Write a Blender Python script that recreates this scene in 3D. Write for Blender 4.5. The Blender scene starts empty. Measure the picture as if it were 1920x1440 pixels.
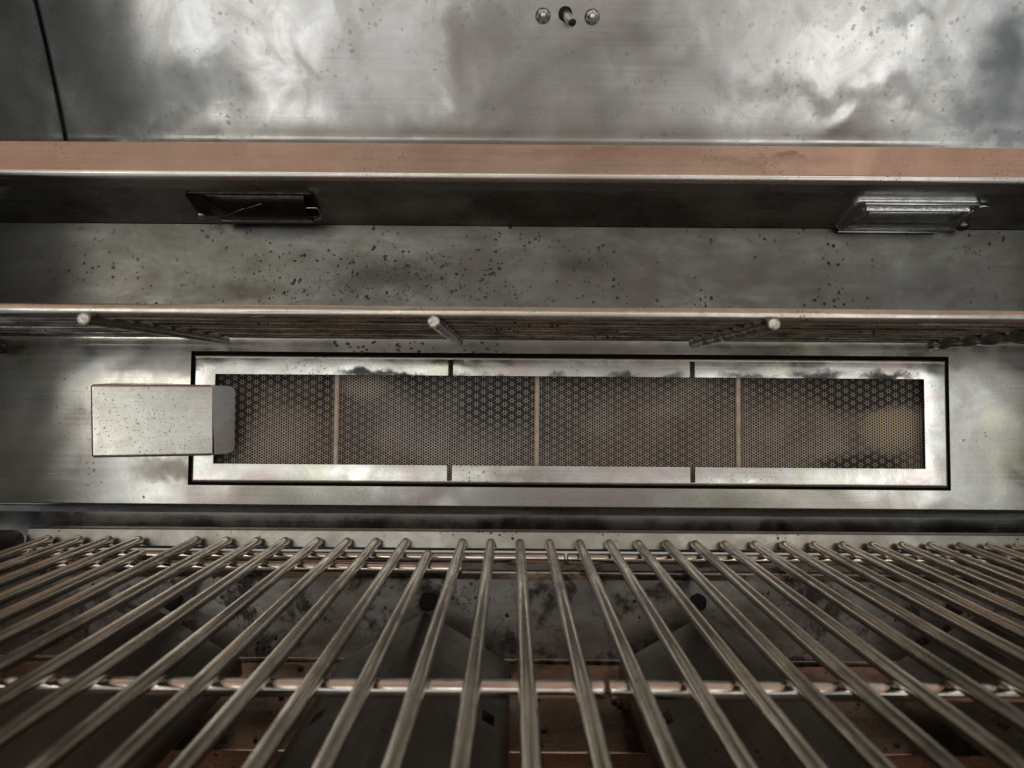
import bpy, bmesh, math, random
from mathutils import Vector, Matrix, noise as mnoise

random.seed(7)
SC = bpy.context.scene
R = math.radians
F = 1387.0            # focal length of the photograph in its pixels
ROLL = R(0.43)

# ---------------------------------------------------------------- camera
cam = bpy.data.cameras.new('camera')
cam.sensor_width = 36.0
cam.lens = 36.0 * F / 1920.0
cam.clip_start = 0.01
cam.clip_end = 50
cam.dof.use_dof = True
cam.dof.focus_distance = 0.47
cam.dof.aperture_fstop = 13
co = bpy.data.objects.new('camera', cam)
co.rotation_euler = (R(90), -ROLL, 0)
SC.collection.objects.link(co)
SC.camera = co

SC.view_settings.view_transform = 'Standard'
SC.view_settings.look = 'None'
SC.view_settings.exposure = 0.26
SC.view_settings.gamma = 1.0
SC.view_settings.use_curve_mapping = False
SC.cycles.max_bounces = 10
SC.cycles.glossy_bounces = 8
SC.cycles.use_denoising = True


# ---------------------------------------------------------------- node helper
class G:
    def __init__(s, nt):
        s.nt = nt
        nt.nodes.clear()

    def n(s, typ, ins=None, **pr):
        nd = s.nt.nodes.new(typ)
        for k, v in pr.items():
            setattr(nd, k, v)
        for k, v in (ins or {}).items():
            sock = nd.inputs[k]
            if isinstance(v, bpy.types.NodeSocket):
                s.nt.links.new(v, sock)
            elif v is not None:
                sock.default_value = v
        return nd

    def m(s, op, a, b=None, c=None, clamp=False):
        nd = s.n('ShaderNodeMath', {0: a, 1: b, 2: c}, operation=op, use_clamp=clamp)
        return nd.outputs[0]

    def v(s, op, a, b=None, out=0, scale=None):
        nd = s.n('ShaderNodeVectorMath', {0: a, 1: b}, operation=op)
        if scale is not None:
            nd.inputs['Scale'].default_value = scale
        return nd.outputs[out]

    def mix(s, f, a, b, blend='MIX'):
        def c(x):
            return tuple(x) + (1,) if isinstance(x, (tuple, list)) and len(x) == 3 else x
        nd = s.n('ShaderNodeMix', {0: f, 6: c(a), 7: c(b)}, data_type='RGBA', blend_type=blend)
        return nd.outputs[2]

    def noise(s, vec, scale, detail=3, rough=.55, dist=0.0):
        return s.n('ShaderNodeTexNoise', {'Vector': vec, 'Scale': scale, 'Detail': detail,
                                          'Roughness': rough, 'Distortion': dist}).outputs['Fac']

    def ramp(s, f, stops, interp='LINEAR'):
        nd = s.n('ShaderNodeValToRGB', {0: f})
        cr = nd.color_ramp
        cr.interpolation = interp
        while len(cr.elements) < len(stops):
            cr.elements.new(0.5)
        for e, (p, c) in zip(cr.elements, stops):
            e.position = p
            e.color = (tuple(c) + (1,)) if isinstance(c, (tuple, list)) else (c, c, c, 1)
        return nd.outputs[0]

    def step(s, x, a, b):   # smooth 0..1 between a and b
        return s.n('ShaderNodeMapRange', {0: x, 1: a, 2: b, 3: 0.0, 4: 1.0}, interpolation_type='SMOOTHSTEP').outputs[0]

    def scale(s, vec, k):
        return s.v('MULTIPLY', vec, tuple(k))


# ---------------------------------------------------------------- world: what the open grill mirrors
# (patio in front of the grill: bright sky band, timber ceiling above, pale paving below, the cook standing in the middle)
W = bpy.data.worlds.new('World')
SC.world = W
W.use_nodes = True
g = G(W.node_tree)
tc = g.n('ShaderNodeTexCoord').outputs['Generated']
dirv = g.v('NORMALIZE', tc)
sp = g.n('ShaderNodeSeparateXYZ', {0: dirv})
X, Y, Z = sp.outputs
nz = g.noise(g.scale(dirv, (1, 1, 1.6)), 2.4, 3, .55, .6)
zz = g.m('ADD', Z, g.m('MULTIPLY', g.m('SUBTRACT', nz, .5), .16))
t = g.m('MULTIPLY_ADD', zz, .5, .5)
col = g.ramp(t, [(0.0, (.06, .06, .055)), (.14, (.20, .20, .18)), (.215, (.68, .675, .64)), (.255, (.60, .585, .54)), (.305, (.82, .815, .78)), (.35, (.62, .61, .57)),
                 (.41, (.60, .59, .54)), (.460, (1.32, 1.32, 1.22)), (.55, (1.32, 1.32, 1.24)), (.60, (.80, .82, .76)),
                 (.70, (1.5, 1.47, 1.25)), (.745, (.43, .265, .185)), (.86, (.38, .235, .165)), (1.0, (.30, .22, .17))])
# uneven bright openings
pn = g.noise(g.scale(dirv, (1.5, 1.5, .55)), 5.4, 3, .55, .7)
col = g.mix(1.0, col, g.ramp(pn, [(.36, .26), (.49, .90), (.60, 1.65)]), 'MULTIPLY')
# sides fall off to a bluish dark
side = g.step(g.m('ABSOLUTE', g.m('SUBTRACT', X, .02)), .37, .60)
low = g.step(Z, .55, .30)
col = g.mix(g.m('MULTIPLY', side, low), col, (.17, .195, .20))
# the person standing in front of the grill
az = g.m('DIVIDE', X, g.m('MAXIMUM', g.m('MULTIPLY', Y, -1), .05))
pa = g.m('SUBTRACT', 1.0, g.step(g.m('ABSOLUTE', g.m('SUBTRACT', az, .08)), .07, .25))
pa = g.m('MULTIPLY', pa, g.step(Z, .36, .22))
col = g.mix(g.m('MULTIPLY', pa, .85), col, (.17, .145, .13))
# behind the grill
col = g.mix(g.step(Y, .0, .35), col, (.22, .22, .20))
col = g.mix(1.0, col, (.985, .995, 1.05), 'MULTIPLY')
bg = g.n('ShaderNodeBackground', {'Color': col, 'Strength': 1.12})
wo = g.n('ShaderNodeOutputWorld', {'Surface': bg.outputs[0]})

# added lamp, low left behind the camera: warm spot on wall, fill on bars
L = bpy.data.lights.new('added_lamp', 'AREA')
L.shape = 'RECTANGLE'; L.size = 0.30; L.size_y = 0.16; L.energy = 1.3; L.color = (1.0, .95, .84)
lo = bpy.data.objects.new('added_lamp', L)
lo.location = (-1.28, -1.5, 0.30)
lo.rotation_euler = (Vector((0, .45, -.02)) - Vector(lo.location)).to_track_quat('-Z', 'Y').to_euler()
SC.collection.objects.link(lo)


# ---------------------------------------------------------------- photo pixel -> place
def UV(px, py):
    u, v = px - 960.0, 720.0 - py
    c, s_ = math.cos(ROLL), math.sin(ROLL)
    return u * c - v * s_, u * s_ + v * c


def P(px, py, d):
    u, v = UV(px, py)
    return Vector((u * d / F, d, v * d / F))


WT = 0.0454           # the rear wall leans back a little
W0 = 0.50


def wall_y(z, off=0.0):
    return W0 - off + WT * z


def PW(px, py, off=0.0):
    u, v = UV(px, py)
    d = (W0 - off) / (1 - WT * v / F)
    return Vector((u * d / F, d, v * d / F))


# ---------------------------------------------------------------- materials
MATS = {}


def finish(g, base, metal, rough, normal=None, **kw):
    ins = {'Base Color': base if not isinstance(base, tuple) else base + (1,), 'Metallic': metal, 'Roughness': rough}
    if normal is not None:
        ins['Normal'] = normal
    ins.update(kw)
    b = g.n('ShaderNodeBsdfPrincipled', ins)
    g.n('ShaderNodeOutputMaterial', {0: b.outputs[0]})
    return b


def gauss(g, pos, c, r):
    q = g.v('MULTIPLY', g.v('SUBTRACT', pos, tuple(c)), tuple(1.0 / a for a in r))
    ln = g.v('LENGTH', q, out=1)
    return g.m('SUBTRACT', 1.0, g.step(ln, 0.15, 1.0))


def steel(name, base=(.60, .585, .55), rough=.27, brush=(7, 7, 800), brush_amt=.25, wave=.5, wscale=9.0,
          tarnish=.4, specks=.3, speck_scale=330, speck_mask=(.50, .62), film=0.0, soot_and_reflections=(), rings=None, metal=1.0, patch_flow=.0, grain=.10,
          heat=0.0, flow=(1, 1, 1), blotch=None, clean=(), speckcol=(.03, .027, .022), seed=0):
    if name in MATS:
        return MATS[name]
    m = bpy.data.materials.new(name)
    m.use_nodes = True
    g = G(m.node_tree)
    pos = g.v('ADD', g.n('ShaderNodeTexCoord').outputs['Object'], (seed * 1.7, 0, seed * .9)) if seed else \
        g.n('ShaderNodeTexCoord').outputs['Object']
    raw = g.n('ShaderNodeTexCoord').outputs['Object']
    wpos = g.scale(pos, flow)
    big = g.noise(wpos, wscale, 4, .55, 1.6)
    mid = g.noise(wpos, wscale * 4.1, 5, .62, .8)
    fine = g.noise(pos, 420, 3, .6)
    soft = g.noise(wpos, wscale * 1.3, 1.0, .4, 1.0)
    soft2 = g.noise(wpos, wscale * 3.3, 1.0, .4, .6)
    br = g.noise(g.scale(pos, brush), 1.0, 4, .7)
    # colour: steel, browned films, darker blotches
    c = g.mix(g.ramp(mid, [(.35, 0.0), (.75, 1.0)]), base, tuple(x * k for x, k in zip(base, (.80, .77, .72))))
    c = g.mix(g.m('MULTIPLY', g.ramp(big, [(.42, 0.0), (.62, 1.0)]), tarnish), c,
              tuple(x * k for x, k in zip(base, (.52, .47, .42))))
    c = g.mix(1.0, c, g.ramp(br, [(.25, 1.0 - grain), (.75, 1.0 + grain * .6)]), 'MULTIPLY')
    if heat:
        hn = g.noise(wpos, wscale * 1.4, 2, .5, .6)
        c = g.mix(g.m('MULTIPLY', g.ramp(hn, [(.30, 0), (.38, 1), (.46, 0)]), heat), c, (.62, .47, .44))
        c = g.mix(g.m('MULTIPLY', g.ramp(hn, [(.58, 0), (.64, 1), (.70, 0)]), heat * .9), c, (.62, .63, .40))
    if film:
        fn = g.noise(g.scale(pos, (1, 1, 2.5)), 26, 5, .68, .4)
        c = g.mix(g.m('MULTIPLY', g.ramp(fn, [(.36, 0.0), (.62, 1.0)]), film), c, (.105, .095, .080))
    r = g.m('MULTIPLY_ADD', g.m('SUBTRACT', mid, .5), .35, rough)
    r = g.m('MULTIPLY_ADD', g.m('SUBTRACT', big, .5), -.30, r)
    r = g.m('MULTIPLY_ADD', g.m('SUBTRACT', br, .5), .14, r)
    if specks:
        vo = g.n('ShaderNodeTexVoronoi', {'Vector': g.v('ADD', pos, g.v('SCALE', g.n('ShaderNodeTexNoise', {'Vector': pos, 'Scale': speck_scale * 1.6, 'Detail': 3.0}).outputs['Color'], scale=.9 / speck_scale)),
                                          'Scale': speck_scale, 'Randomness': 1.0})
        rnd = g.n('ShaderNodeSeparateColor', {0: vo.outputs['Color']}).outputs[0]
        rad = g.m('MULTIPLY', g.m('SUBTRACT', rnd, .35), .62)
        dot = g.m('GREATER_THAN', rad, vo.outputs['Distance'])
        sm = g.ramp(g.noise(pos, 22, 3, .6), [(speck_mask[0], 0.0), (speck_mask[1], 1.0)])
        sm = g.m('MULTIPLY', g.m('MULTIPLY', dot, sm), specks)
        c = g.mix(sm, c, speckcol)
        r = g.m('MULTIPLY_ADD', sm, .3, r)
    if rings:
        vo2 = g.n('ShaderNodeTexVoronoi', {'Vector': g.v('ADD', pos, g.v('SCALE', g.n('ShaderNodeTexNoise', {'Vector': pos, 'Scale': 260.0, 'Detail': 3.0}).outputs['Color'], scale=.006)), 'Scale': rings[0], 'Randomness': 1.0})
        rn = g.n('ShaderNodeSeparateColor', {0: vo2.outputs['Color']})
        rr = g.m('MULTIPLY_ADD', rn.outputs[0], .22, .08)
        dd = g.m('ABSOLUTE', g.m('SUBTRACT', vo2.outputs['Distance'],
                                 g.m('MULTIPLY_ADD', g.noise(pos, rings[0] * 3, 2), .12, g.m('SUBTRACT', rr, .06))))
        ring = g.m('MULTIPLY', g.m('LESS_THAN', dd, .055), g.m('GREATER_THAN', rn.outputs[1], .62))
        ring = g.m('MULTIPLY', ring, g.ramp(g.noise(pos, 8, 2), [(.42, 0.0), (.56, 1.0)]))
        ring = g.m('MULTIPLY', ring, rings[1])
        c = g.mix(ring, c, (.22, .20, .17))
    dn = g.v('SUBTRACT', g.n('ShaderNodeTexNoise', {'Vector': pos, 'Scale': 70.0, 'Detail': 4.0, 'Roughness': .65}).outputs['Color'], (.5, .5, .5))
    dn2 = g.v('SUBTRACT', g.n('ShaderNodeTexNoise', {'Vector': pos, 'Scale': 16.0, 'Detail': 2.0, 'Distortion': .8}).outputs['Color'], (.5, .5, .5))
    dpos = g.v('ADD', g.v('ADD', raw, g.v('SCALE', dn, scale=.022)), g.v('SCALE', dn2, scale=patch_flow))
    for (cc, rad, amt, colr) in soot_and_reflections:  # stains, plus dark reflections put into the colour
        k = g.m('MULTIPLY', gauss(g, dpos, cc, rad), amt)
        c = g.mix(k, c, colr)
        r = g.m('MULTIPLY_ADD', k, .18, r)
    if blotch:
        bn = g.noise(g.scale(pos, blotch[2]), blotch[0], 6, .7, .3)
        bk = g.m('MULTIPLY', g.ramp(bn, [(.50, 0.0), (.60, 1.0)]), blotch[1])
        c = g.mix(bk, c, (.05, .045, .04))
        r = g.m('MULTIPLY_ADD', bk, .2, r)
    r = g.m('MAXIMUM', g.m('MINIMUM', r, .8), .07)
    b1 = g.n('ShaderNodeBump', {'Strength': 1.0, 'Distance': .0022 * wave, 'Height': soft})
    b1b = g.n('ShaderNodeBump', {'Strength': 1.0, 'Distance': .00022 * wave, 'Height': soft2, 'Normal': b1.outputs[0]})
    b2 = g.n('ShaderNodeBump', {'Strength': brush_amt, 'Distance': .00006, 'Height': br, 'Normal': b1b.outputs[0]})
    b3 = g.n('ShaderNodeBump', {'Strength': .25, 'Distance': .00008, 'Height': fine, 'Normal': b2.outputs[0]})
    finish(g, c, metal, r, b3.outputs[0])
    MATS[name] = m
    return m


def simple(name, base, metal=1.0, rough=.3, var=.3, scale=60, bump=.0002, spec=.5, trans=0.0):
    if name in MATS:
        return MATS[name]
    m = bpy.data.materials.new(name)
    m.use_nodes = True
    g = G(m.node_tree)
    pos = g.n('ShaderNodeTexCoord').outputs['Object']
    n1 = g.noise(pos, scale, 5, .65, .3)
    n2 = g.noise(pos, scale * 6, 4, .6)
    c = g.mix(g.ramp(n1, [(.35, 0.0), (.68, 1.0)]), tuple(base), tuple(x * (1 - var) for x in base))
    r = g.m('MULTIPLY_ADD', g.m('SUBTRACT', n1, .5), .35 * var + .05, rough)
    r = g.m('MAXIMUM', r, .03)
    b = g.n('ShaderNodeBump', {'Strength': .6, 'Distance': bump, 'Height': n2})
    kw = {'IOR': 1.48}
    if trans:
        kw['Transmission Weight'] = trans
    finish(g, c, metal, r, b.outputs[0], **kw)
    MATS[name] = m
    return m


BLACK = simple('black_gap', (.012, .011, .010), 0.0, .8)
DARKSOOT = (.035, .032, .028)

M_wall = steel('wall_steel', (.56, .55, .515), .20, wave=1.1, wscale=7, tarnish=.35, specks=.75, speck_mask=(.56, .68), heat=.35,
               soot_and_reflections=[((PW(1000, 640).x, .5, PW(1000, 650).z), (.24, .1, .016), .75, (.10, .09, .08)),
                     ((PW(330, 905).x, .5, PW(330, 880).z), (.05, .1, .010), .6, (.10, .075, .05)),
                     ((PW(1050, 945).x, .5, PW(1050, 925).z), (.20, .1, .022), .45, (.17, .14, .13)),  # dark reflection of the person, painted into the wall colour
                     ((PW(1780, 665).x, .5, PW(1780, 672).z), (.03, .1, .010), .6, (.16, .11, .07)),
                     ((PW(30, 700).x, .5, PW(30, 700).z), (.05, .1, .06), .5, (.12, .13, .13))])  # dark reflection at the wall's left end, put into the colour
M_upper = steel('greasy_shaded_wall_steel', (.215, .215, .20), .34, wave=.35, wscale=9, tarnish=.6, specks=.9, speck_scale=300,
                speck_mask=(.46, .58), film=.80, seed=0,  # grease film; the canopy's shade is put into the darker base colour
                soot_and_reflections=[((PW(1150, 500).x, .5, PW(1150, 510).z), (.22, .1, .035), .45, (.10, .09, .08)),  # person's dark reflection painted across the middle
                      ((PW(740, 500).x, .5, PW(740, 520).z), (.085, .1, .018), .6, (.085, .08, .07)),
                      ((PW(470, 540).x, .5, PW(470, 545).z), (.035, .1, .010), .65, (.10, .085, .065)),
                      ((PW(1100, 500).x, .5, PW(1110, 500).z), (.03, .1, .012), .5, (.085, .08, .07)),
                      ((PW(1750, 540).x, .5, PW(1750, 540).z), (.16, .1, .03), .45, (.11, .11, .11)),  # shade at the right end put into the colour
                      ((PW(30, 520).x, .5, PW(30, 520).z), (.07, .1, .05), .65, (.09, .095, .095))])  # painted shade at the left end
def LB(px, py, rx, ry, amt, col=(.17, .155, .14)):  # one dark reflection patch for the lid colour
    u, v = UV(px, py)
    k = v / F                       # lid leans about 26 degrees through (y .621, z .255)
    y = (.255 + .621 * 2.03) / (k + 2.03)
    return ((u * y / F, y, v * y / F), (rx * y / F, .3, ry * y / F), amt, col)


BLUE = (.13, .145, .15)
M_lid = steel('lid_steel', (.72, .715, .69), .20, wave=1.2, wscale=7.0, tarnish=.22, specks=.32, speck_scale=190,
              speck_mask=(.48, .62), flow=(1, 1, .8), rings=(120, .35), seed=3, speckcol=(.24, .21, .18), patch_flow=.055, grain=.05,
              soot_and_reflections=[LB(150, 60, 150, 220, .70, BLUE), LB(330, 160, 170, 75, .60, BLUE), LB(250, 205, 110, 60, .55, BLUE), LB(420, 110, 60, 90, .30),  # person, dark sides and wisps: reflections painted into the lid colour
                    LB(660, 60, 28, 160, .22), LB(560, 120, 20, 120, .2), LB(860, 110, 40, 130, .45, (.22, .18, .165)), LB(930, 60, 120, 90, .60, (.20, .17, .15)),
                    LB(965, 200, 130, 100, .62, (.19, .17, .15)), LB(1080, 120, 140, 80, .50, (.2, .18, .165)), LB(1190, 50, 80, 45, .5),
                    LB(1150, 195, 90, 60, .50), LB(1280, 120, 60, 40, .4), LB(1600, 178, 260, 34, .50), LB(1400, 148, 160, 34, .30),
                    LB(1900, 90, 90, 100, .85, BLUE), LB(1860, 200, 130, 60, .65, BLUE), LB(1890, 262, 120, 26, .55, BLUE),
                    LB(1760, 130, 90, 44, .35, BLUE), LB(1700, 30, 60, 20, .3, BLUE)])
M_cap = steel('lid_end_steel', (.34, .36, .35), .30, wave=1.2, wscale=6, tarnish=.6, specks=.2, seed=5)
M_fascia = steel('canopy_steel', (.66, .63, .59), .26, wave=.10, wscale=6, tarnish=.2, specks=.6, speck_scale=520,
                 speck_mask=(.50, .64), speckcol=(.2, .12, .08), seed=2,
                 soot_and_reflections=[(P(1100, 285, .455), (.10, .1, .006), .35, (.30, .17, .11)), (P(1400, 300, .455), (.08, .1, .006), .3, (.30, .17, .11)),
                       (P(1480, 287, .455), (.012, .1, .004), .5, (.22, .12, .08))])
M_under = steel('canopy_underside_steel', (.80, .81, .80), .30, wave=.3, wscale=9, tarnish=.6, specks=.3, film=.4, seed=6)
M_frame = steel('burner_frame_steel', (.76, .745, .70), .18, wave=.35, wscale=12, tarnish=.3, specks=.7, speck_scale=520,
                speck_mask=(.52, .68), heat=.5, seed=1,
                soot_and_reflections=[(PW(x, y, .004), (rx * .00036, .1, ry * .00036), a, (.045, .045, .045)) for x, y, rx, ry, a in
                      ((690, 703, 90, 14, .95), (760, 706, 60, 10, .9), (850, 704, 30, 12, .8), (930, 707, 50, 14, .9), (1040, 704, 30, 8, .7), (1170, 708, 60, 14, .9),
                       (1260, 708, 50, 12, .8), (1400, 708, 70, 10, .8), (1530, 706, 80, 16, .95), (1660, 708, 70, 16, .95), (1000, 890, 120, 26, .4), (1180, 690, 160, 26, .35))])
M_cover = steel('igniter_cover_steel', (.78, .765, .70), .24, wave=.12, wscale=14, tarnish=.18, specks=.8, speck_scale=760,
                speck_mask=(.30, .46), speckcol=(.30, .27, .21), seed=4)
M_tab = steel('tab_steel', (.80, .79, .74), .40, wave=.3, tarnish=.4, specks=.2, seed=8)
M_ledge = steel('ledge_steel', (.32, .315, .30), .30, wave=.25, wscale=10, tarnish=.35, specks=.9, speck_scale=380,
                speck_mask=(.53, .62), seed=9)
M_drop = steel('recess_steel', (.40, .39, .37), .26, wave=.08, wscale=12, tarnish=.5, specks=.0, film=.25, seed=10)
M_fire = steel('firebox_steel', (.85, .85, .84), .42, wave=.4, wscale=9, tarnish=.7, specks=.9, speck_scale=260,
               speck_mask=(.46, .60), film=.45, blotch=(40, .85, (1, 1, 1)), seed=11)
M_tray = steel('drip_tray_steel', (.70, .56, .47), .26, wave=.2, wscale=12, tarnish=.3, specks=.7, speck_scale=300, film=.3, seed=12)
M_tent = steel('flame_tamer_steel', (.22, .218, .205), .40, wave=.5, wscale=8, tarnish=.6, specks=.7, speck_scale=330, film=.55, seed=13)
M_rod = steel('rack_rod_steel', (.66, .63, .58), .20, brush_amt=.1, wave=.05, wscale=20, tarnish=.3, specks=.7, speck_scale=700, speck_mask=(.5, .62), seed=14)
M_wire = steel('rack_wire_steel', (.55, .52, .48), .28, brush_amt=.1, wave=.1, wscale=30, tarnish=.7, specks=1.0, speck_scale=420,
               speck_mask=(.42, .54), film=.12, blotch=(60, .7, (.35, 1, 1)), seed=15)
M_pin = steel('charred_pin_steel', (.20, .19, .175), .30, brush_amt=.1, wave=.1, wscale=40, tarnish=.8, specks=.5, film=.6, seed=16)
M_pinend = steel('cut_pin_steel', (.75, .73, .64), .40, wave=.4, wscale=260, tarnish=.3, specks=.5, speck_scale=900, seed=17)
M_bar = steel('seasoned_bar_steel', (.76, .75, .69), .17, brush=(500, 10, 500), brush_amt=.12, wave=.002, wscale=16, tarnish=.35, specks=.3,
              speck_scale=420, speck_mask=(.54, .64), film=.12, seed=18, grain=.05, blotch=(38, .45, (1, .22, 1)))
M_cross = steel('crossbar_steel', (.74, .71, .67), .10, brush_amt=.05, wave=.02, wscale=20, tarnish=.15, specks=.3, speck_scale=900, seed=19)
M_nut = steel('nut_steel', (.66, .64, .56), .14, brush_amt=.1, wave=.05, wscale=60, tarnish=.3, specks=.2, seed=20)
M_probe = steel('probe_steel', (.50, .48, .44), .32, wave=.1, wscale=60, tarnish=.4, specks=.2, seed=21)
M_char = simple('burnt_grease', (.020, .016, .012), 0.0, .35, .4, 300, .0006)
M_bead = simple('dried_grease_bead', (.075, .068, .058), 0.0, .32, .5, 400, .0005)
M_glass = simple('lamp_glass', (.93, .95, .95), 0.0, .04, .02, 60, .0001, trans=1.0)
M_mirror = simple('lamp_mirror', (.9, .9, .9), 1.0, .10, .1, 90, .0006)
M_bezel = simple('lamp_bezel', (.85, .86, .85), 1.0, .25, .35, 120, .0002)
M_burnt = simple('burnt_lamp_steel', (.075, .060, .050), 1.0, .30, .5, 160, .0005)
M_chrome = simple('screw_steel', (.72, .71, .68), 1.0, .15, .2, 200, .0001)


def ceramic():
    """perforated burner tile: round ports on a 1.84 mm hexagonal pitch, every third port sits on a raised star"""
    m = bpy.data.materials.new('perforated_ceramic')
    m.use_nodes = True
    g = G(m.node_tree)
    pos = g.n('ShaderNodeTexCoord').outputs['Object']
    s = g.n('ShaderNodeSeparateXYZ', {0: pos})
    px_, pz_ = s.outputs[0], s.outputs[2]
    p = 0.00186

    def hexd(p):
        a, b = p * math.sqrt(3), p

        def one(ox, oz):
            fx = g.m('MULTIPLY', g.m('SUBTRACT', g.m('FRACT', g.m('ADD', g.m('DIVIDE', px_, a), ox + 50)), .5), a)
            fz = g.m('MULTIPLY', g.m('SUBTRACT', g.m('FRACT', g.m('ADD', g.m('DIVIDE', pz_, b), oz + 50)), .5), b)
            return g.m('SQRT', g.m('ADD', g.m('MULTIPLY', fx, fx), g.m('MULTIPLY', fz, fz)))
        return g.m('MINIMUM', one(0, 0), one(.5, .5))
    d1 = hexd(p)
    d3 = hexd(p * 3)
    hole = g.m('SUBTRACT', 1.0, g.step(d1, .00058, .00076))
    star = g.m('SUBTRACT', 1.0, g.step(d3, .0013, .0027))
    z = lambda y: PW(960, y).z
    n = g.noise(pos, 34, 4, .6, .5)
    n2 = g.noise(pos, 13, 3, .6, .5)
    dn = g.v('SUBTRACT', g.n('ShaderNodeTexNoise', {'Vector': pos, 'Scale': 90.0, 'Detail': 3.0}).outputs['Color'], (.5, .5, .5))
    dpos = g.v('ADD', pos, g.v('SCALE', dn, scale=.012))
    # soot: dense at the top, thinner toward the foot, drifting sideways
    top = g.step(pz_, z(850), z(712))
    so = g.m('ADD', g.m('MULTIPLY', top, .62), g.m('MULTIPLY', g.m('SUBTRACT', n2, .5), 2.0))
    so = g.m('ADD', so, g.m('MULTIPLY', g.m('SUBTRACT', n, .5), .8))
    cleanr = gauss(g, dpos, (PW(1662, 0).x, .5, z(798)), (.0265, .2, .0185))
    clean2 = gauss(g, dpos, (PW(1480, 0).x, .5, z(800)), (.055, .2, .030))
    clean3 = gauss(g, dpos, (PW(690, 0).x, .5, z(722)), (.024, .2, .012))
    mids = gauss(g, dpos, (PW(900, 0).x, .5, z(780)), (.12, .2, .05))
    lefts = gauss(g, dpos, (PW(440, 0).x, .5, z(790)), (.030, .2, .06))
    rights = gauss(g, dpos, (PW(1640, 0).x, .5, z(730)), (.060, .2, .020))
    foot = gauss(g, dpos, (PW(1600, 0).x, .5, z(868)), (.055, .2, .012))
    for k, a in ((cleanr, -2.2), (clean2, -.25), (clean3, -.9), (mids, .15), (lefts, .8), (rights, 1.1), (foot, .9)):
        so = g.m('MULTIPLY_ADD', k, a, so)
    so = g.m('ADD', so, .20, clamp=True)
    so = g.m('MULTIPLY', so, g.m('MULTIPLY_ADD', star, -.58, 1.0))
    web = g.mix(g.ramp(n2, [(.4, 0.0), (.6, 1.0)]), (.72, .63, .53), (.60, .50, .41))
    web = g.mix(g.m('MULTIPLY', star, .45), web, (.88, .83, .72))
    web = g.mix(cleanr, web, (.96, .84, .60))
    web = g.mix(mids, web, (.84, .81, .76))
    c = g.mix(g.m('MULTIPLY', so, .94), web, (.035, .029, .024))
    c = g.mix(hole, c, (.012, .009, .007))
    h = g.m('SUBTRACT', g.m('MULTIPLY', star, .3), hole)
    b = g.n('ShaderNodeBump', {'Strength': .9, 'Distance': .0007, 'Height': h})
    finish(g, c, 0.0, .75, b.outputs[0])
    return m


M_ceramic = ceramic()
M_divider = simple('ceramic_seam_rod', (.82, .70, .54), 0.0, .45, .35, 140, .0003)


# ---------------------------------------------------------------- mesh helpers
def obj(name, bm, mat, parent=None, smooth=True, wn=False, solid=0.0, bevel=0.0, face_out=False):
    me = bpy.data.meshes.new(name)
    bmesh.ops.recalc_face_normals(bm, faces=bm.faces[:])
    if solid and not face_out:
        # open sheet: let its front look at the viewer's side so the thickness grows away from it
        bm.normal_update()
        if sum(f.normal.dot(-f.calc_center_median()) * f.calc_area() for f in bm.faces) < 0:
            bmesh.ops.reverse_faces(bm, faces=bm.faces[:])
    bm.to_mesh(me)
    bm.free()
    if smooth:
        for p in me.polygons:
            p.use_smooth = True
    if mat:
        me.materials.append(mat)
    o = bpy.data.objects.new(name, me)
    SC.collection.objects.link(o)
    if parent is not None:
        o.parent = parent
        o.matrix_parent_inverse = world_of(parent).inverted()
    if solid:
        md = o.modifiers.new('solid', 'SOLIDIFY'); md.thickness = abs(solid); md.offset = -1
    if bevel:
        md = o.modifiers.new('bevel', 'BEVEL'); md.width = bevel; md.segments = 3; md.limit_method = 'ANGLE'
        md.angle_limit = R(40)
    if wn or bevel or solid:
        md = o.modifiers.new('wn', 'WEIGHTED_NORMAL'); md.weight = 100
    return o


def world_of(o):
    if o.parent is None:
        return Matrix.Translation(o.location)
    return world_of(o.parent) @ o.matrix_parent_inverse @ Matrix.Translation(o.location)


def thing(name, label, cat, loc, group=None):
    o = bpy.data.objects.new(name, None)
    SC.collection.objects.link(o)
    o.location = loc
    o['label'] = label
    o['category'] = cat
    if group:
        o['group'] = group
    return o


def fillet(pts, rad, seg=6):
    """round the inner corners of a 2-D polyline"""
    out = [Vector(pts[0])]
    for i in range(1, len(pts) - 1):
        r = rad[i - 1] if isinstance(rad, (list, tuple)) else rad
        a, b, c = Vector(pts[i - 1]), Vector(pts[i]), Vector(pts[i + 1])
        if r <= 0:
            out.append(b); continue
        d1, d2 = (a - b), (c - b)
        l1, l2 = d1.length, d2.length
        d1.normalize(); d2.normalize()
        ang = d1.angle(d2)
        t_ = min(r / math.tan(ang / 2), l1 * .45, l2 * .45)
        r2 = t_ * math.tan(ang / 2)
        cen = b + (d1 + d2).normalized() * (r2 / math.sin(ang / 2))
        p1, p2 = b + d1 * t_, b + d2 * t_
        a1 = math.atan2(p1.y - cen.y, p1.x - cen.x)
        a2 = math.atan2(p2.y - cen.y, p2.x - cen.x)
        da = (a2 - a1 + math.pi) % (2 * math.pi) - math.pi
        for k in range(seg + 1):
            th = a1 + da * k / seg
            out.append(Vector((cen.x + r2 * math.cos(th), cen.y + r2 * math.sin(th))))
    out.append(Vector(pts[-1]))
    return out


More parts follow.
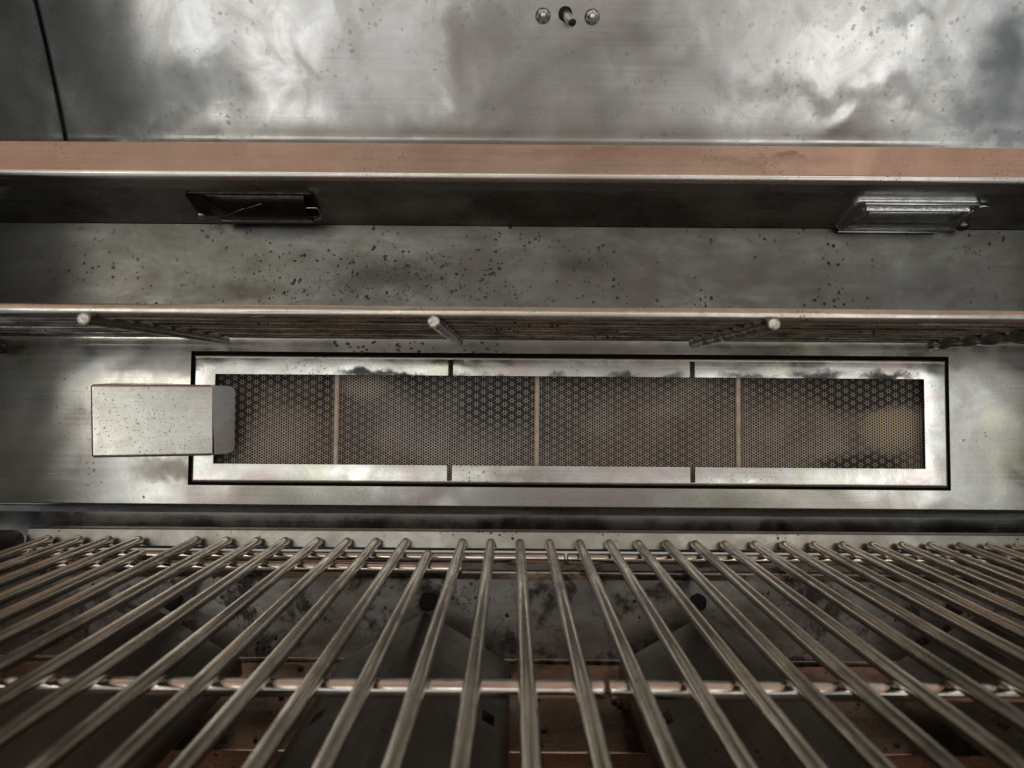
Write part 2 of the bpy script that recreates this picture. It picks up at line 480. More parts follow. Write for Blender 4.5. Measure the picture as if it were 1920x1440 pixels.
def extrude_x(prof, xs, hole=None):
    """prof: (y,z) points; xs: x stations; hole(xa,xb,pa,pb)->True leaves the cell out"""
    bm = bmesh.new()
    g_ = [[bm.verts.new((x, p[0], p[1])) for x in xs] for p in prof]
    for i in range(len(prof) - 1):
        for j in range(len(xs) - 1):
            if hole and hole((xs[j] + xs[j + 1]) / 2, (prof[i][1] + prof[i + 1][1]) / 2):
                continue
            bm.faces.new((g_[i][j], g_[i][j + 1], g_[i + 1][j + 1], g_[i + 1][j]))
    bmesh.ops.delete(bm, geom=[v for v in bm.verts if not v.link_faces], context='VERTS')
    return bm


def box(bm, c, s, rot=None):
    r = bmesh.ops.create_cube(bm, size=1.0)
    M = Matrix.Translation(c) @ (rot.to_4x4() if rot else Matrix.Identity(4)) @ Matrix.Diagonal((*s, 1))
    bmesh.ops.transform(bm, matrix=M, verts=r['verts'])
    return r['verts']


def rod(bm, p0, p1, r, seg=20, cap=.35, wob=0.0, wsc=60.0, n=1, rfun=None, flat_end=False):
    """round bar from p0 to p1 with slightly rounded ends"""
    p0, p1 = Vector(p0), Vector(p1)
    ax = (p1 - p0).normalized()
    up = Vector((0, 0, 1)) if abs(ax.z) < .9 else Vector((1, 0, 0))
    e1 = ax.cross(up).normalized(); e2 = ax.cross(e1).normalized()
    L_ = (p1 - p0).length
    c = cap * r
    st = [(0.0, r - c), (c * .13, r - c * .5), (c * .5, r - c * .13), (c, r)]
    stations = list(st)
    for k in range(1, n):
        stations.append((c + (L_ - 2 * c) * k / n, r))
    stations += [(L_ - s_, rr) for s_, rr in reversed(st)]
    rings = []
    for (s_, rr) in stations:
        ring = []
        base = p0 + ax * s_
        if rfun:
            rr = rr * rfun(s_ / L_)
        for j in range(seg):
            th = 2 * math.pi * j / seg
            d = e1 * math.cos(th) + e2 * math.sin(th)
            q = base + d * rr
            if wob:
                q = q + d * wob * r * mnoise.noise(q * wsc)
            ring.append(bm.verts.new(q))
        rings.append(ring)
    for a, b in zip(rings, rings[1:]):
        for j in range(seg):
            bm.faces.new((a[j], a[(j + 1) % seg], b[(j + 1) % seg], b[j]))
    bm.faces.new(list(reversed(rings[0])))
    bm.faces.new(rings[-1])
    return bm


def poly_prism(pts, ex):
    """closed outline (3-D points) pushed by vector ex"""
    bm = bmesh.new()
    a = [bm.verts.new(p) for p in pts]
    b = [bm.verts.new(Vector(p) + ex) for p in pts]
    bm.faces.new(a); bm.faces.new(list(reversed(b)))
    n_ = len(a)
    for i in range(n_):
        bm.faces.new((a[i], b[i], b[(i + 1) % n_], a[(i + 1) % n_]))
    return bm


def lumps(bm, c, r, sq=(1, 1, 1), seg=10, nz=.35, sc=300):
    res = bmesh.ops.create_icosphere(bm, subdivisions=2, radius=r)
    for v in res['verts']:
        d = v.co.normalized()
        v.co = v.co * (1 + nz * mnoise.noise((v.co + Vector(c)) * sc))
        v.co = Vector((v.co.x * sq[0], v.co.y * sq[1], v.co.z * sq[2])) + Vector(c)


# ================================================================= THE GRILL BODY
XL, XR = -0.372, 0.43
grill = thing('gas_grill', 'open stainless steel gas grill seen from inside, with rear burner and raised lid',
              'grill', (0, .5, -.30))

# ---- rear wall with the burner opening
bl, bt = PW(358.5, 664).x, PW(960, 662.5).z
brx, bb = PW(1779, 700).x, PW(960, 914).z
z_bot = PW(960, 951).z
z_mid = PW(960, 600).z
z_top = 0.1074
prof = [(wall_y(z_mid), z_mid), (wall_y(bt), bt), (wall_y(bb), bb), (wall_y(z_bot), z_bot), (wall_y(z_bot) + .0165, z_bot - .0170)]
pr = fillet(prof, [0, 0, .0022], 6)
bm = extrude_x(pr, [XL, bl, brx, XR], hole=lambda x, z: bl < x < brx and bb < z < bt)
wall = obj('rear_wall', bm, M_wall, grill, wn=True, solid=.0016)
bm = extrude_x([(wall_y(z_top) - .0002, z_top), (wall_y(z_mid) - .0002, z_mid)], [XL, XR])
obj('upper_wall_panel', bm, M_upper, grill, smooth=False, solid=.0012)
# back box behind the opening, and the dark slot round the burner
bm = bmesh.new(); box(bm, ((bl + brx) / 2, .535, (bt + bb) / 2), (brx - bl + .03, .03, bt - bb + .03))
obj('burner_housing', bm, BLACK, grill, smooth=False)

# side panels of the cooking chamber
for x in (XL - .0012, XR + .0012):
    bm = bmesh.new(); box(bm, (x, .425, .012), (.0022, .150, .236))
    obj('side_panel', bm, steel('side_steel', (.30, .30, .29), .35, wave=.4, tarnish=.6, specks=.4, film=.5, seed=22), grill, smooth=False)
# ---- grease on the upper wall
bm = bmesh.new()
pts = [(567, 477), (620, 470), (633, 487), (660, 492), (682, 495), (722, 484), (753, 470), (765, 477), (748, 497), (763, 501), (786, 514),
       (745, 514), (620, 532), (557, 530), (573, 545), (676, 522), (655, 520), (695, 464), (705, 463), (872, 508), (902, 470), (927, 478),
       (925, 507), (914, 495), (600, 488), (560, 483), (535, 515), (690, 560), (725, 550), (765, 545), (910, 560), (962, 554), (838, 500),
       (835, 482), (633, 500), (925, 515), (905, 520)]
for (x, y) in pts:
    for k in range(random.choice((1, 1, 2, 3))):
        q = PW(x + random.gauss(0, 4), y + random.gauss(0, 3))
        r = random.uniform(.0005, .0012)
        lumps(bm, q, r, (random.uniform(1, 1.6), .6, 1), nz=.6, sc=700)
for k in range(480):
    q = PW(random.gauss(760, 170), random.triangular(445, 572, 560))
    lumps(bm, q, random.uniform(.00025, .0007), (1.2, .6, 1), nz=.5, sc=900)
for k in range(40):
    q = PW(random.uniform(620, 960), random.uniform(640, 662))
    lumps(bm, q, random.uniform(.0003, .0011), (1.3, .6, 1), nz=.5, sc=900)
o = obj('grease_spots', bm, M_bead, grill); o['kind'] = 'stuff'

# ---- infrared burner: frame, tiles, seam rods
OFF = 0.004
fl, fr_ = PW(365, 700, OFF).x, PW(1773, 700, OFF).x
ft, fb = PW(960, 672, OFF).z, PW(960, 907.5, OFF).z
il, ir = PW(404, 700, OFF).x, PW(1732, 700, OFF).x
it, ib = PW(960, 705, OFF).z, PW(960, 873.5, OFF).z
sx1, sx2 = PW(845, 700, OFF).x, PW(1298, 700, OFF).x
sw = .0017
xs = [fl, il, sx1 - sw, sx1 + sw, sx2 - sw, sx2 + sw, ir, fr_]
st_, sb_ = ft - .0012, fb + .0018


def frame_hole(x, z):
    if il < x < ir and ib < z < it:
        return True
    for s in (sx1, sx2):
        if abs(x - s) < sw and (it - .0001 < z < st_ or sb_ < z < ib + .0001):
            return True
    return False


pf = [(ft + .0005, .010), (ft, 0.0), (st_, 0), (it, 0), (ib, 0), (sb_, 0), (fb, 0), (fb - .0005, .010)]
pts2 = [(wall_y(z, OFF) + dy, z) for z, dy in pf]
bm = bmesh.new()
rows = [[bm.verts.new((x, y, z)) for x in xs] for (y, z) in pts2]
for i in range(len(rows) - 1):
    for j in range(len(xs) - 1):
        cx, cz = (xs[j] + xs[j + 1]) / 2, (pts2[i][1] + pts2[i + 1][1]) / 2
        if frame_hole(cx, cz) and 0 < i < len(rows) - 2:
            continue
        bm.faces.new((rows[i][j], rows[i][j + 1], rows[i + 1][j + 1], rows[i + 1][j]))
for side, x in ((0, fl), (-1, fr_)):    # side flanges
    sgn = -1 if side == 0 else 1
    f2 = [bm.verts.new((x + sgn * .0004, y + .010, z)) for (y, z) in pts2[1:-1]]
    f1 = [r[side] for r in rows[1:-1]]
    for i in range(len(f1) - 1):
        bm.faces.new((f1[i], f1[i + 1], f2[i + 1], f2[i]))
bmesh.ops.recalc_face_normals(bm, faces=bm.faces[:])
burner = obj('infrared_burner', bm, M_frame, grill, smooth=True, bevel=.0013)
burner.modifiers.clear()
md = burner.modifiers.new('bevel', 'BEVEL'); md.width = .0022; md.segments = 4; md.limit_method = 'ANGLE'; md.angle_limit = R(50)
md = burner.modifiers.new('solid', 'SOLIDIFY'); md.thickness = .0009; md.offset = 0
md = burner.modifiers.new('wn', 'WEIGHTED_NORMAL'); md.weight = 100
seams = [PW(631, 780, -.002).x, PW(1007, 780, -.002).x, PW(1384, 780, -.002).x]
edges = [il - .004] + seams + [ir + .004]
for a, b in zip(edges, edges[1:]):
    zt, zb_ = it + .011, ib - .011
    bm = bmesh.new()
    vs = [bm.verts.new((x, wall_y(z, -.0035), z)) for x, z in ((a + .0011, zt), (b - .0011, zt), (b - .0011, zb_), (a + .0011, zb_))]
    bm.faces.new(vs)
    obj('perforated_tile', bm, M_ceramic, burner, smooth=False)
for s in seams:
    bm = bmesh.new()
    rod(bm, (s, wall_y(it, -.0020), it + .002), (s, wall_y(ib, -.0020), ib - .002), .0017, 14, .3, .12, 200, 16)
    obj('seam_rod', bm, M_divider, burner)

# ---- igniter cover over the burner's left end
cvo = .030
A = PW(170, 722, cvo); B = PW(398, 723, cvo * .55); C = PW(398, 853, cvo * .55); D = PW(172, 857, cvo)
bm = bmesh.new()
va = [bm.verts.new(p) for p in (A, B, C, D)]
bm.faces.new(va)
# tab bent back toward the tiles, with two round corners
nx = .0108
tabp = []
for cx, cz, a0 in ((1, 1, 90), (1, -1, 0)):
    for k in range(6):
        th = R(a0 - 90 * k / 5)
        rr = .0042
        xx = B.x + nx - rr + rr * math.cos(th)
        zc = (B.z - rr) if cz > 0 else (C.z + rr)
        tabp.append((xx, zc + rr * math.sin(th)))
# returned sides (left end, top and bottom flanges that taper toward the wall)
def back(p, q):
    return bm.verts.new((p.x + q[0], wall_y(p.z, .001), p.z + q[1]))
bA, bD = back(A, (-.001, .001)), back(D, (-.001, -.0016))
tm = A.lerp(B, .55); bmid = D.lerp(C, .55)
bT, bB = back(tm, (0, .0007)), back(bmid, (0, -.0007))
bm.faces.new((va[0], va[3], bD, bA))
bm.faces.new((va[0], bA, bT, va[1])); bm.faces.new((va[3], va[2], bB, bD))
cover = obj('igniter_cover', bm, M_cover, grill, smooth=False)
md = cover.modifiers.new('bevel', 'BEVEL'); md.width = .0015; md.segments = 4; md.limit_method = 'ANGLE'; md.angle_limit = R(25)
md = cover.modifiers.new('solid', 'SOLIDIFY'); md.thickness = .0010; md.offset = 0
md = cover.modifiers.new('wn', 'WEIGHTED_NORMAL'); md.weight = 100
for p in cover.data.polygons: p.use_smooth = True
bm = bmesh.new()
ol = [(B.x, B.z)] + [(x, z) for x, z in tabp] + [(C.x, C.z)]
a_ = [bm.verts.new((x, B.y + .0002 + .00045 * math.sin(z * 900) + (x - B.x) * 1.0, z)) for x, z in ol]
bm.faces.new(a_)
obj('cover_tab', bm, M_tab, cover, smooth=False, solid=.0010)

# ---- canopy strip above: fascia, rolled lower edge, underside
prof = [(.475, .1505), (.459, .1487), (.4495, .1245), (.4640, .1212), (.4645, .1235)]
bm = extrude_x(fillet(prof, [.0010, .0042, .0006], 8), [XL - .01, XR])
obj('canopy_fascia', bm, M_fascia, grill, wn=True, solid=-.0012)
bm = extrude_x([(.4652, .1222), (wall_y(z_top) + .0008, z_top)], [XL - .01, XR])
under = obj('canopy_underside', bm, M_under, grill, smooth=False, solid=-.001)
bm = bmesh.new(); box(bm, ((XL + XR) / 2, .535, .127), (XR - XL, .09, .022))
obj('canopy_core', bm, BLACK, grill, smooth=False)

bm = bmesh.new(); box(bm, ((XL + XR) / 2, .550, .1485), (XR - XL + .02, .150, .0035))
obj('canopy_top', bm, simple('dull_zinc', (.42, .42, .40), 0.0, .55), grill, smooth=False)
US, UE = Vector((0, .4652, .1222)), Vector((0, .505, .1074))
ud = (UE - US).normalized(); UL = (UE - US).length
un = Vector((0, -ud.z * -1, 0)); un = Vector((0, ud.z, -ud.y))    # out of the underside: down and forward
if un.z > 0: un = -un


def U(x, s, h=0.0):
    return Vector((x, 0, 0)) + US + ud * (s * UL) + un * h


def px_on_under(px, s):
    q = U(0, s)
    return (px - 960) * q.y / F


def rrect(x0, x1, s0, s1, r, h, seg=5):
    out = []
    for (cx, cs, a0) in ((x1 - r, s1 - r, 0), (x0 + r, s1 - r, 90), (x0 + r, s0 + r, 180), (x1 - r, s0 + r, 270)):
        for k in range(seg + 1):
            th = R(a0 + 90 * k / seg)
            out.append(U(cx + r * math.cos(th), (cs + r * math.sin(th)) / UL, h))
    return out


def ring_mesh(loops, close_last=True):
    bm = bmesh.new()
    vs = [[bm.verts.new(p) for p in lp] for lp in loops]
    n_ = len(vs[0])
    for a, b in zip(vs, vs[1:]):
        for i in range(n_):
            bm.faces.new((a[i], a[(i + 1) % n_], b[(i + 1) % n_], b[i]))
    if close_last:
        bm.faces.new(vs[-1])
    return bm


# right lamp, with its glass
x0, x1 = px_on_under(1592, .30) , px_on_under(1832, .30)
sA, sB = .0060, .0405
loops = [rrect(x0, x1, sA, sB, .006, 0), rrect(x0, x1, sA, sB, .006, .0016), rrect(x0 + .001, x1 - .001, sA + .001, sB - .001, .0052, .0028),
         rrect(x0 + .0045, x1 - .0045, sA + .0045, sB - .0045, .003, .0030), rrect(x0 + .006, x1 - .006, sA + .006, sB - .006, .002, .0004)]
lamp = obj('hood_lamp', ring_mesh(loops), M_bezel, grill, wn=True)
lamp['label'] = 'right hood lamp with its clear glass cover in place'
ins = .0062
loops = [rrect(x0 + ins, x1 - ins, sA + ins, sB - ins, .003, .0012), rrect(x0 + ins, x1 - ins, sA + ins, sB - ins, .003, .0040),
         rrect(x0 + ins + .002, x1 - ins - .002, sA + ins + .002, sB - ins - .002, .002, .0060),
         rrect(x0 + ins + .010, x1 - ins - .010, sA + ins + .006, sB - ins - .008, .001, .0062)]
obj('glass_cover', ring_mesh(loops), M_glass, lamp, wn=True, solid=.0012)
bm = bmesh.new(); rod(bm, U(x0 + .012, .42, .0028), U(x1 - .010, .42, .0028), .0017, 16, .4)
obj('bulb', bm, M_mirror, lamp)
bm = bmesh.new(); box(bm, U((x0 + x1) / 2 + .001, .27, .0036), (x1 - x0 - .016, .0012, .0042))
obj('glint_strip', bm, M_mirror, lamp, bevel=.0004)  # added mirror strip that makes the white glint of the glass
bm = bmesh.new(); rod(bm, U(x0 + .006, .16, .0040), U(x1 - .004, .16, .0040), .0011, 12, .5)
rod(bm, U(x0 + .003, .95, .0034), U(x1 - .012, .95, .0034), .0008, 10, .5)
rod(bm, U(x0 + .004, .90, .0034), U(x0 + .012, .30, .0044), .0009, 10, .5)
rod(bm, U(x1 - .016, .90, .0034), U(x1 - .004, .30, .0044), .0009, 10, .5)
obj('wire_guard', bm, M_chrome, lamp)
bm = bmesh.new(); vv = []
for k in range(12):
    th = 2 * math.pi * k / 12
    vv.append(U(x1 + .003 + .008 * math.cos(th), .40 + .14 * math.sin(th), .001))
obj('mounting_tab', poly_prism(vv, un * .0014), M_bezel, lamp, smooth=False, bevel=.0004)
bm = bmesh.new()
c0 = U(x1 + .0015, .80, .002)
rod(bm, c0 - un * .002, c0 + un * .0028, .0042, 16, .5)
obj('screw', bm, simple('dark_screw', (.22, .21, .21), 1.0, .3, .3, 200), lamp)

# left lamp, glass gone, burnt
x0, x1 = px_on_under(352, .3), px_on_under(590, .3)
loops = [rrect(x0, x1, .004, .030, .004, 0), rrect(x0, x1, .004, .030, .004, .0012), rrect(x0 + .001, x1 - .001, .005, .029, .003, .0018)]
lamp2 = obj('hood_lamp', ring_mesh(loops), M_burnt, grill, wn=True)
lamp2['label'] = 'left hood lamp, burnt brown, its glass missing'
bm = bmesh.new()
# half-open trough with a rolled lower rim
tr = []
nX = 26
for i in range(nX + 1):
    tt = i / nX
    row = []
    xx = x0 + .012 + (x1 - x0 - .018) * tt
    dpt = 1 - .75 * max(0, 1 - tt / .35) ** 2
    for k in range(9):
        th = math.pi * k / 8
        row.append(bm.verts.new(U(xx, .44 - .32 * math.cos(th), .0016 + .0058 * math.sin(th) * dpt * (1 + .1 * mnoise.noise(Vector((xx * 300, k, 0)))))))
    tr.append(row)
for a, b in zip(tr, tr[1:]):
    for k in range(8):
        bm.faces.new((a[k], a[k + 1], b[k + 1], b[k]))
obj('reflector_trough', bm, M_burnt, lamp2, solid=.0008)
bm = bmesh.new()
rod(bm, U(x0 + .014, .76, .0035), U(x1 - .006, .76, .0035), .0016, 12, .6, .25, 300, 30)
for (a, b) in (((x0 + .016, .60), (x0 + .036, .34)), ((x0 + .036, .34), (x0 + .050, .20))):
    rod(bm, U(a[0], a[1] - .04, .0074), U(b[0], b[1] - .04, .0070), .0006, 8, .6)  # thin added rods standing in for a diagonal highlight
obj('rim_and_glint', bm, simple('browned_rim', (.26, .20, .16), 1.0, .22, .5, 300, .0006), lamp2)
bm = bmesh.new()
rod(bm, U(x0 + .002, .66, .001), U(x0 + .002, .66, .0040), .0030, 14, .6)
obj('screw', bm, M_chrome, lamp2)
bm = bmesh.new()
cl = [(x1 - .006, .30), (x1 + .001, .30), (x1 + .002, .36), (x1 + .001, .58), (x1 - .003, .62), (x1 - .006, .70)]
for a, b in zip(cl, cl[1:]):
    rod(bm, U(a[0], a[1], .006), U(b[0], b[1], .006), .00035, 6, .5)
obj('wire_clip', bm, M_chrome, lamp2)

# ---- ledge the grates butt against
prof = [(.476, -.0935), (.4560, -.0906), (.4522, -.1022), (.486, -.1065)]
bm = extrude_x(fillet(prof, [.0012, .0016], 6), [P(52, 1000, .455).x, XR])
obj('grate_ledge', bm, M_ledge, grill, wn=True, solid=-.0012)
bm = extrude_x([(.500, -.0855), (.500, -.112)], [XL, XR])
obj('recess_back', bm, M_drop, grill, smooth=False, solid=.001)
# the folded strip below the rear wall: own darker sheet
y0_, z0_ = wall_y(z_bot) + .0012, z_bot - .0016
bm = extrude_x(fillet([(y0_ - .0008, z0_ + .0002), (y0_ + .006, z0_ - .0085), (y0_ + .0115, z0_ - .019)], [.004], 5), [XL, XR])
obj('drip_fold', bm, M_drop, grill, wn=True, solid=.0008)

# ---- firebox
yb, zt = .468, P(960, 1068, .468).z
zstep = P(960, 1236, .468).z
prof = [(.492, zt + .001), (yb - .004, zt), (yb, zt - .006), (yb, zstep), (yb + .004, zstep - .001)]
bm = extrude_x(fillet(prof, [.002, .002, .001], 5), [-.335, XR])
obj('firebox_wall', bm, M_fire, grill, wn=True, solid=-.0012)
z2 = P(960, 1410, .400).z
prof = [(yb + .004, zstep - .0012), (yb - .004, zstep - .0022), (.400, z2), (.400, -.300)]
bm = extrude_x(fillet(prof, [.001, .0012], 4), [-.335, XR])
obj('drip_plate', bm, M_tray, grill, wn=True, solid=-.0012)
bm = bmesh.new(); box(bm, ((XR - .335) / 2, .20, -.3015), (XR + .335, .50, .003))
obj('firebox_floor', bm, M_tray, grill, smooth=False)
bm = bmesh.new()
box(bm, (-.337, .21, -.203), (.004, .515, .19))
obj('firebox_side', bm, M_fire, grill, smooth=False)
bm = bmesh.new(); box(bm, (XR + .002, .21, -.203), (.004, .515, .19))
obj('firebox_side', bm, M_fire, grill, smooth=False)
bm = bmesh.new(); box(bm, ((XR - .335) / 2, -.050, -.22), (XR + .335, .004, .16))
obj('firebox_front', bm, M_fire, grill, smooth=False)
# left corner block with its rounded shoulder
xe = P(52, 1000, .455).x
bm = bmesh.new(); box(bm, (xe - .035, .443, -.1010), (.070, .026, .020))
obj('side_shoulder', bm, simple('dark_enamel', (.035, .036, .036), .6, .42), grill, bevel=.006)
# knob at the wall's left edge
bm = bmesh.new(); q = PW(6, 650, .006)
rod(bm, q + Vector((0, -.004, 0)), q + Vector((0, .008, 0)), .0048, 18, .5, .1, 90)
rod(bm, PW(0, 643, .012), PW(14, 652, .012), .0028, 10, .5)
obj('rack_bracket', bm, M_char, grill)

# burner ports in the firebox wall and the hinge of each flame tamer
tx = [P(298, 1159, .45).x, P(797, 1150, .45).x, P(1319, 1150, .45).x, P(1826, 1160, .45).x]
zr = P(1060, 1152, .45).z
for x in tx:
    bm = bmesh.new()
    rod(bm, (x, yb + .001, zr + .002), (x, yb - .0025, zr + .002), .0062, 20, .3, .3, 200)
    obj('burner_port', bm, BLACK, grill)

# ---- lid, raised behind the canopy
lp = [(.660, .160), (.6405, .205), (.6365, .2160), (.621, .2550), (.5985, .3050), (.572, .350), (.536, .394), (.49, .43)]
LX0, LX1 = -.3860, .62
pr = []
# smooth the dome profile
for i in range(len(lp) - 1):
    p0 = Vector(lp[max(0, i - 1)]); p1 = Vector(lp[i]); p2 = Vector(lp[i + 1]); p3 = Vector(lp[min(len(lp) - 1, i + 2)])
    for k in range(5):
        t_ = k / 5
        pr.append(.5 * ((2 * p1) + (p2 - p0) * t_ + (2 * p0 - 5 * p1 + 4 * p2 - p3) * t_ ** 2 + (3 * p1 - p0 - 3 * p2 + p3) * t_ ** 3))
pr.append(Vector(lp[-1]))
bm = extrude_x(pr, [LX0 + .0016 + (LX1 - LX0) * k / 12 for k in range(13)])
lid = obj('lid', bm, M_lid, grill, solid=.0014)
lid['label'] = 'raised lid, cloudy brushed steel with smudges, painted dark reflections and dried drops'
bm = bmesh.new()
av = [bm.verts.new((LX0 - .0008, p.x + .002, p.y)) for p in pr]
bv = [bm.verts.new((LX0 - .0035, .42, p.y)) for p in pr]
for i in range(len(pr) - 1):
    bm.faces.new((av[i], av[i + 1], bv[i + 1], bv[i]))
obj('lid_end_panel', bm, M_cap, lid, solid=.001)
bm = bmesh.new()
av = [bm.verts.new((LX0 - .006, p.x + .0105, p.y)) for p in pr]
bv = [bm.verts.new((LX0 + .012, p.x + .0105, p.y)) for p in pr]
for i in range(len(pr) - 1):
    bm.faces.new((av[i], av[i + 1], bv[i + 1], bv[i]))
obj('seam_gasket', bm, simple('green_black_gasket', (.012, .03, .028), 0.0, .5), lid, solid=.001)


def on_lid(px, py):
    u, v = UV(px, py)
    k = v / F
    for a, b in zip(pr, pr[1:]):
        fa, fb_ = a.y - k * a.x, b.y - k * b.x
        if fa <= 0 <= fb_ or fb_ <= 0 <= fa:
            w = fa / (fa - fb_)
            q = a.lerp(b, w)
            tan = (b - a).normalized()
            return Vector((u * q.x / F, q.x, q.y)), Vector((0, -tan.y, tan.x)) if tan.y > 0 else Vector((0, tan.y, -tan.x))
    raise ValueError


for (px, py, rz) in ((1018, 30, 8), (1110, 32, 22)):
    c, nn = on_lid(px, py)
    if nn.y > 0: nn = -nn
    e1 = Vector((1, 0, 0)); e2 = nn.cross(e1).normalized()
    hexa = [c + (e1 * math.cos(R(60 * k + rz)) + e2 * math.sin(R(60 * k + rz))) * .0056 for k in range(6)]
    nut = obj('acorn_nut', poly_prism(hexa, nn * .0038), M_nut, lid, smooth=False, bevel=.0007)
    bm = bmesh.new()
    res = bmesh.ops.create_uvsphere(bm, u_segments=20, v_segments=12, radius=.0044)
    bmesh.ops.translate(bm, vec=c + nn * .0040, verts=res['verts'])
    obj('dome', bm, M_nut, nut)
    bm = bmesh.new(); rod(bm, c - nn * .001, c + nn * .0007, .0063, 20, .3)
    obj('washer', bm, M_char, nut)
c, nn = on_lid(1060, 26)
if nn.y > 0: nn = -nn
bm = bmesh.new(); rod(bm, c + nn * .0002, c + nn * .0012, .0056, 24, .3, .1, 300)
obj('probe_hole', bm, BLACK, lid)
tip = on_lid(1072, 42)[0]
pdir = (P(1073, 42, c.y - .021) - c)
bm = bmesh.new(); rod(bm, c, c + pdir, .0034, 20, .25)
pb = obj('thermometer_probe', bm, M_probe, lid)
bm = bmesh.new(); rod(bm, c + pdir * .985, c + pdir * 1.01, .0029, 20, .3)
obj('probe_tip', bm, simple('dark_probe_tip', (.07, .075, .08), 1.0, .35), pb)

# ================================================================= WARMING RACK
hz = .0303
rack = thing('warming_rack', 'stainless warming rack of packed thin rods hanging across the rear wall above the burner', 'rack', (0, .4, hz))
bm = bmesh.new()
rod(bm, (XL - .02, .3200, hz), (XR, .3200, hz), .0031, 24, .3, .05, 70, 160)
obj('front_rod', bm, M_rod, rack)
for k, d in enumerate((.338, .356, .374, .393, .413, .434, .457, .480)):
    bm = bmesh.new()
    rod(bm, (XL + .002, d, hz + .0002 * (k % 2)), (XR, d, hz), .0019, 12, .3, .07, 120, 260)
    obj('thin_rod', bm, M_wire, rack)
pxs = [(-800, 400 - 960, 0), (-147, -105, 0), (488, 345, 1), (1146, 800, 1)]
for i, (un_, uf, dirty) in enumerate(pxs):
    x = un_ * .315 / F
    bm = bmesh.new()
    wob = .30 if dirty else .07
    rod(bm, (x, .3135, .0262), (x + (.002 if i != 1 else .0), .4640, .0262), .0026, 16, .3, wob, 130, 60,
        rfun=(lambda t: 1.12 + .16 * math.sin(t * 44)) if dirty else None)
    pin = obj('cross_pin', bm, M_pin, rack)
    bm = bmesh.new()
    rod(bm, (x, .3128, .0262), (x, .3139, .0262), .0026, 18, .3, .06, 400)
    obj('cut_end', bm, M_pinend, pin)
    bm = bmesh.new()
    lumps(bm, (x + (.001 if i < 2 else .0006), .3195, .0284), .0022, (2.6, .8, .8), nz=.5, sc=400)
    obj('charred_weld', bm, M_char if dirty else M_pin, pin)

# ================================================================= COOKING GRATES
zb = -.0967
tops = [92, 149, 205, 262, 316, 370, 427, 483, 536, 597, 652, 706, 761, 814, 867, 920, 975, 1030, 1086, 1142, 1196, 1249, 1303,
        1358, 1414, 1469, 1525, 1579, 1634, 1690, 1743, 1799, 1853, 1905, 1960, 2015]
short = {316, 814}
joint = P(1058, 1018, .45).x
joint2 = P(1497, 1018, .45).x
GR = 'cooking grates side by side'
gr = [thing('cooking_grate', 'left cooking grate, round brown bars with two short bars', 'grill grate', (-.15, .25, zb), GR),
      thing('cooking_grate', 'middle-right cooking grate, eight round bars right of the crossbar joint', 'grill grate', (.10, .25, zb), GR),
      thing('cooking_grate', 'far right cooking grate, brown bars running out of the frame', 'grill grate', (.26, .25, zb), GR)]
for tpx in tops:
    x = P(tpx, 1018, .45).x
    gi = 0 if x < joint else (1 if x < joint2 else 2)
    back_ = .4185 if tpx in short else .4505
    bm = bmesh.new()
    rod(bm, (x, -.030, zb), (x, back_, zb), .00285, 24, .45, .012, 60, 60)
    obj('bar', bm, M_bar, gr[gi])
rngs = [(P(75, 1018, .45).x, joint - .0005), (joint + .0005, joint2 - .0006), (joint2 + .0012, P(2035, 1018, .45).x)]
zc = zb - .0056
for gi, (a, b) in enumerate(rngs):
    for d in (.4350, .2480, .0600):
        if gi == 2 and d == .248:
            a2 = a + .01
        bm = bmesh.new()
        rod(bm, (a, d, zc), (b, d, zc), .0030, 24, .35, .02, 60, 80)
        obj('crossbar', bm, M_cross, gr[gi])
bm = bmesh.new()
rod(bm, (P(175, 1018, .45).x, .4085, zc), (P(867, 1068, .4085).x, .4085, zc), .0031, 24, .35, .02, 60, 60)
obj('crossbar', bm, M_cross, gr[0])

# ================================================================= FLAME TAMERS
hw, hh = .0500, .0292
lab = ['left flame tamer, dark folded steel tent with rectangular slots under the grate',
       'dark folded flame tamer tent under the centre left bars',
       'dark folded flame tamer tent right of centre under the bars',
       'far right flame tamer tent under the bars at the frame edge']
ridge = Vector((0, .448, zr))


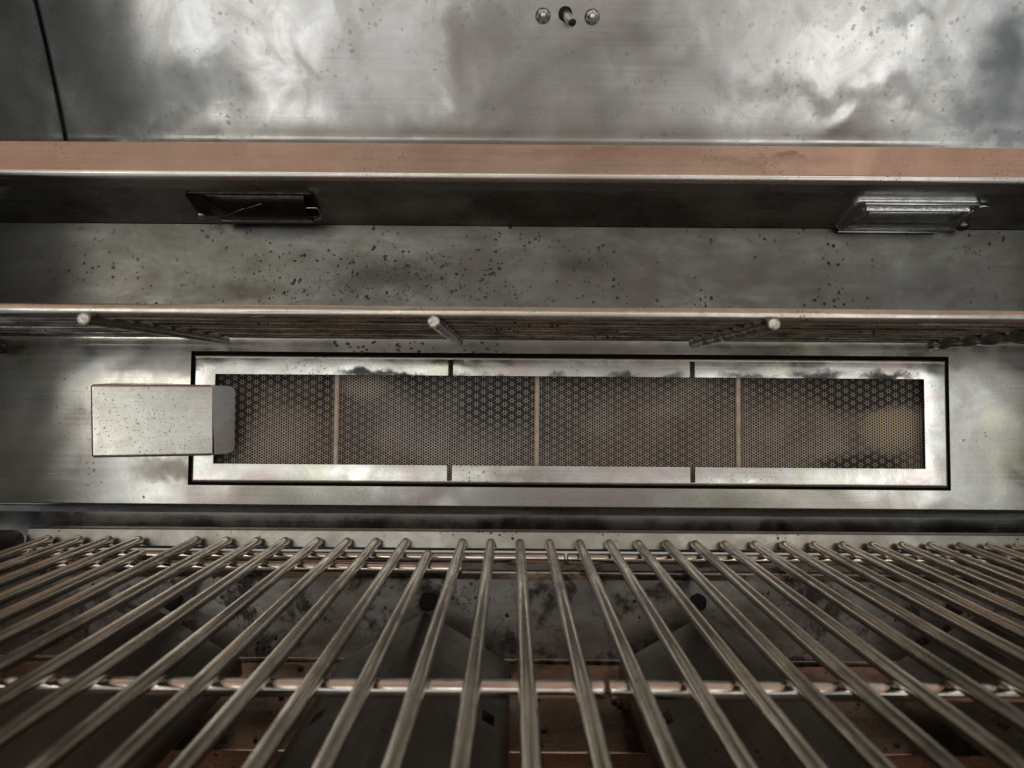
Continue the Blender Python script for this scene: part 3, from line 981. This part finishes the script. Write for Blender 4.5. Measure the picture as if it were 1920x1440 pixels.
def tamer_mesh():
    bm = bmesh.new()
    ys = [-.02]
    for k in range(14):
        a = .008 + k * .0315
        ys += [a, a + .013]
    ys = [y for y in ys if y < .44] + [.448]
    ss = [0, .04, .38, .50, .76, .88, 1.0]
    for sgn in (-1, 1):
        rows = []
        for y in ys:
            rows.append([bm.verts.new((sgn * hw * s, y - .448, -hh * s)) for s in ss])
        for i in range(len(ys) - 1):
            for j in range(len(ss) - 1):
                slot = (i % 2 == 1) and 3 < i < len(ys) - 6 and (i // 2) % 3 != 1 and ((j == 2 and (i // 2) % 2 == 0) or (j == 4 and (i // 2) % 2 == 1))
                if slot:
                    continue
                bm.faces.new((rows[i][j], rows[i][j + 1], rows[i + 1][j + 1], rows[i + 1][j]))
        # turned-down hem
        hem = [bm.verts.new((sgn * (hw + .0005), y - .448, -hh - .008)) for y in ys]
        for i in range(len(ys) - 1):
            bm.faces.new((rows[i][-1], hem[i], hem[i + 1], rows[i + 1][-1]))
    bmesh.ops.remove_doubles(bm, verts=bm.verts[:], dist=1e-5)
    bmesh.ops.delete(bm, geom=[v for v in bm.verts if not v.link_faces], context='VERTS')
    bmesh.ops.recalc_face_normals(bm, faces=bm.faces[:])
    return bm


src = None
for i, x in enumerate(tx):
    tamer = thing('flame_tamer', lab[i], 'flame tamer', (x, .448, zr), 'flame tamers under the grates')
    if src is None:
        me_o = obj('tent', tamer_mesh(), M_tent, None, smooth=False, solid=.0012)
        me_o.parent = tamer
        bm = bmesh.new()
        rod(bm, (0, -.46, -.040), (0, .0, -.040), .012, 20, .2)
        src = me_o
    else:
        c2 = src.copy(); SC.collection.objects.link(c2); c2.parent = tamer
# burner tubes below the tamers
for i, x in enumerate(tx):
    bm = bmesh.new()
    rod(bm, (x, -.02, zr - .060), (x, .395, zr - .060), .0125, 20, .2)
    obj('burner_tube', bm, M_tray, grill)

# ash, crumbs and burnt drips lying in the firebox
bm = bmesh.new()
for k in range(420):
    if random.random() < .5:
        y = random.uniform(.402, .462)
        z = z2 + (zstep - .0022 - z2) * (y - .400) / (yb - .004 - .400) + .0012
        q = (random.uniform(-.30, .40), y, z)
    else:
        i = random.randrange(4); t_ = random.random(); sg = random.choice((-1, 1))
        q = (tx[i] + sg * hw * t_, random.uniform(.10, .445), zr - hh * t_ + .0006)
    lumps(bm, q, random.choice((.0004, .0006, .0008, .0013)), (random.uniform(.8, 1.8), 1, .6), nz=.7, sc=800)
o = obj('ash_and_crumbs', bm, simple('ash_crumbs', (.09, .075, .06), 0.0, .8, .8, 90), grill)
o['kind'] = 'stuff'
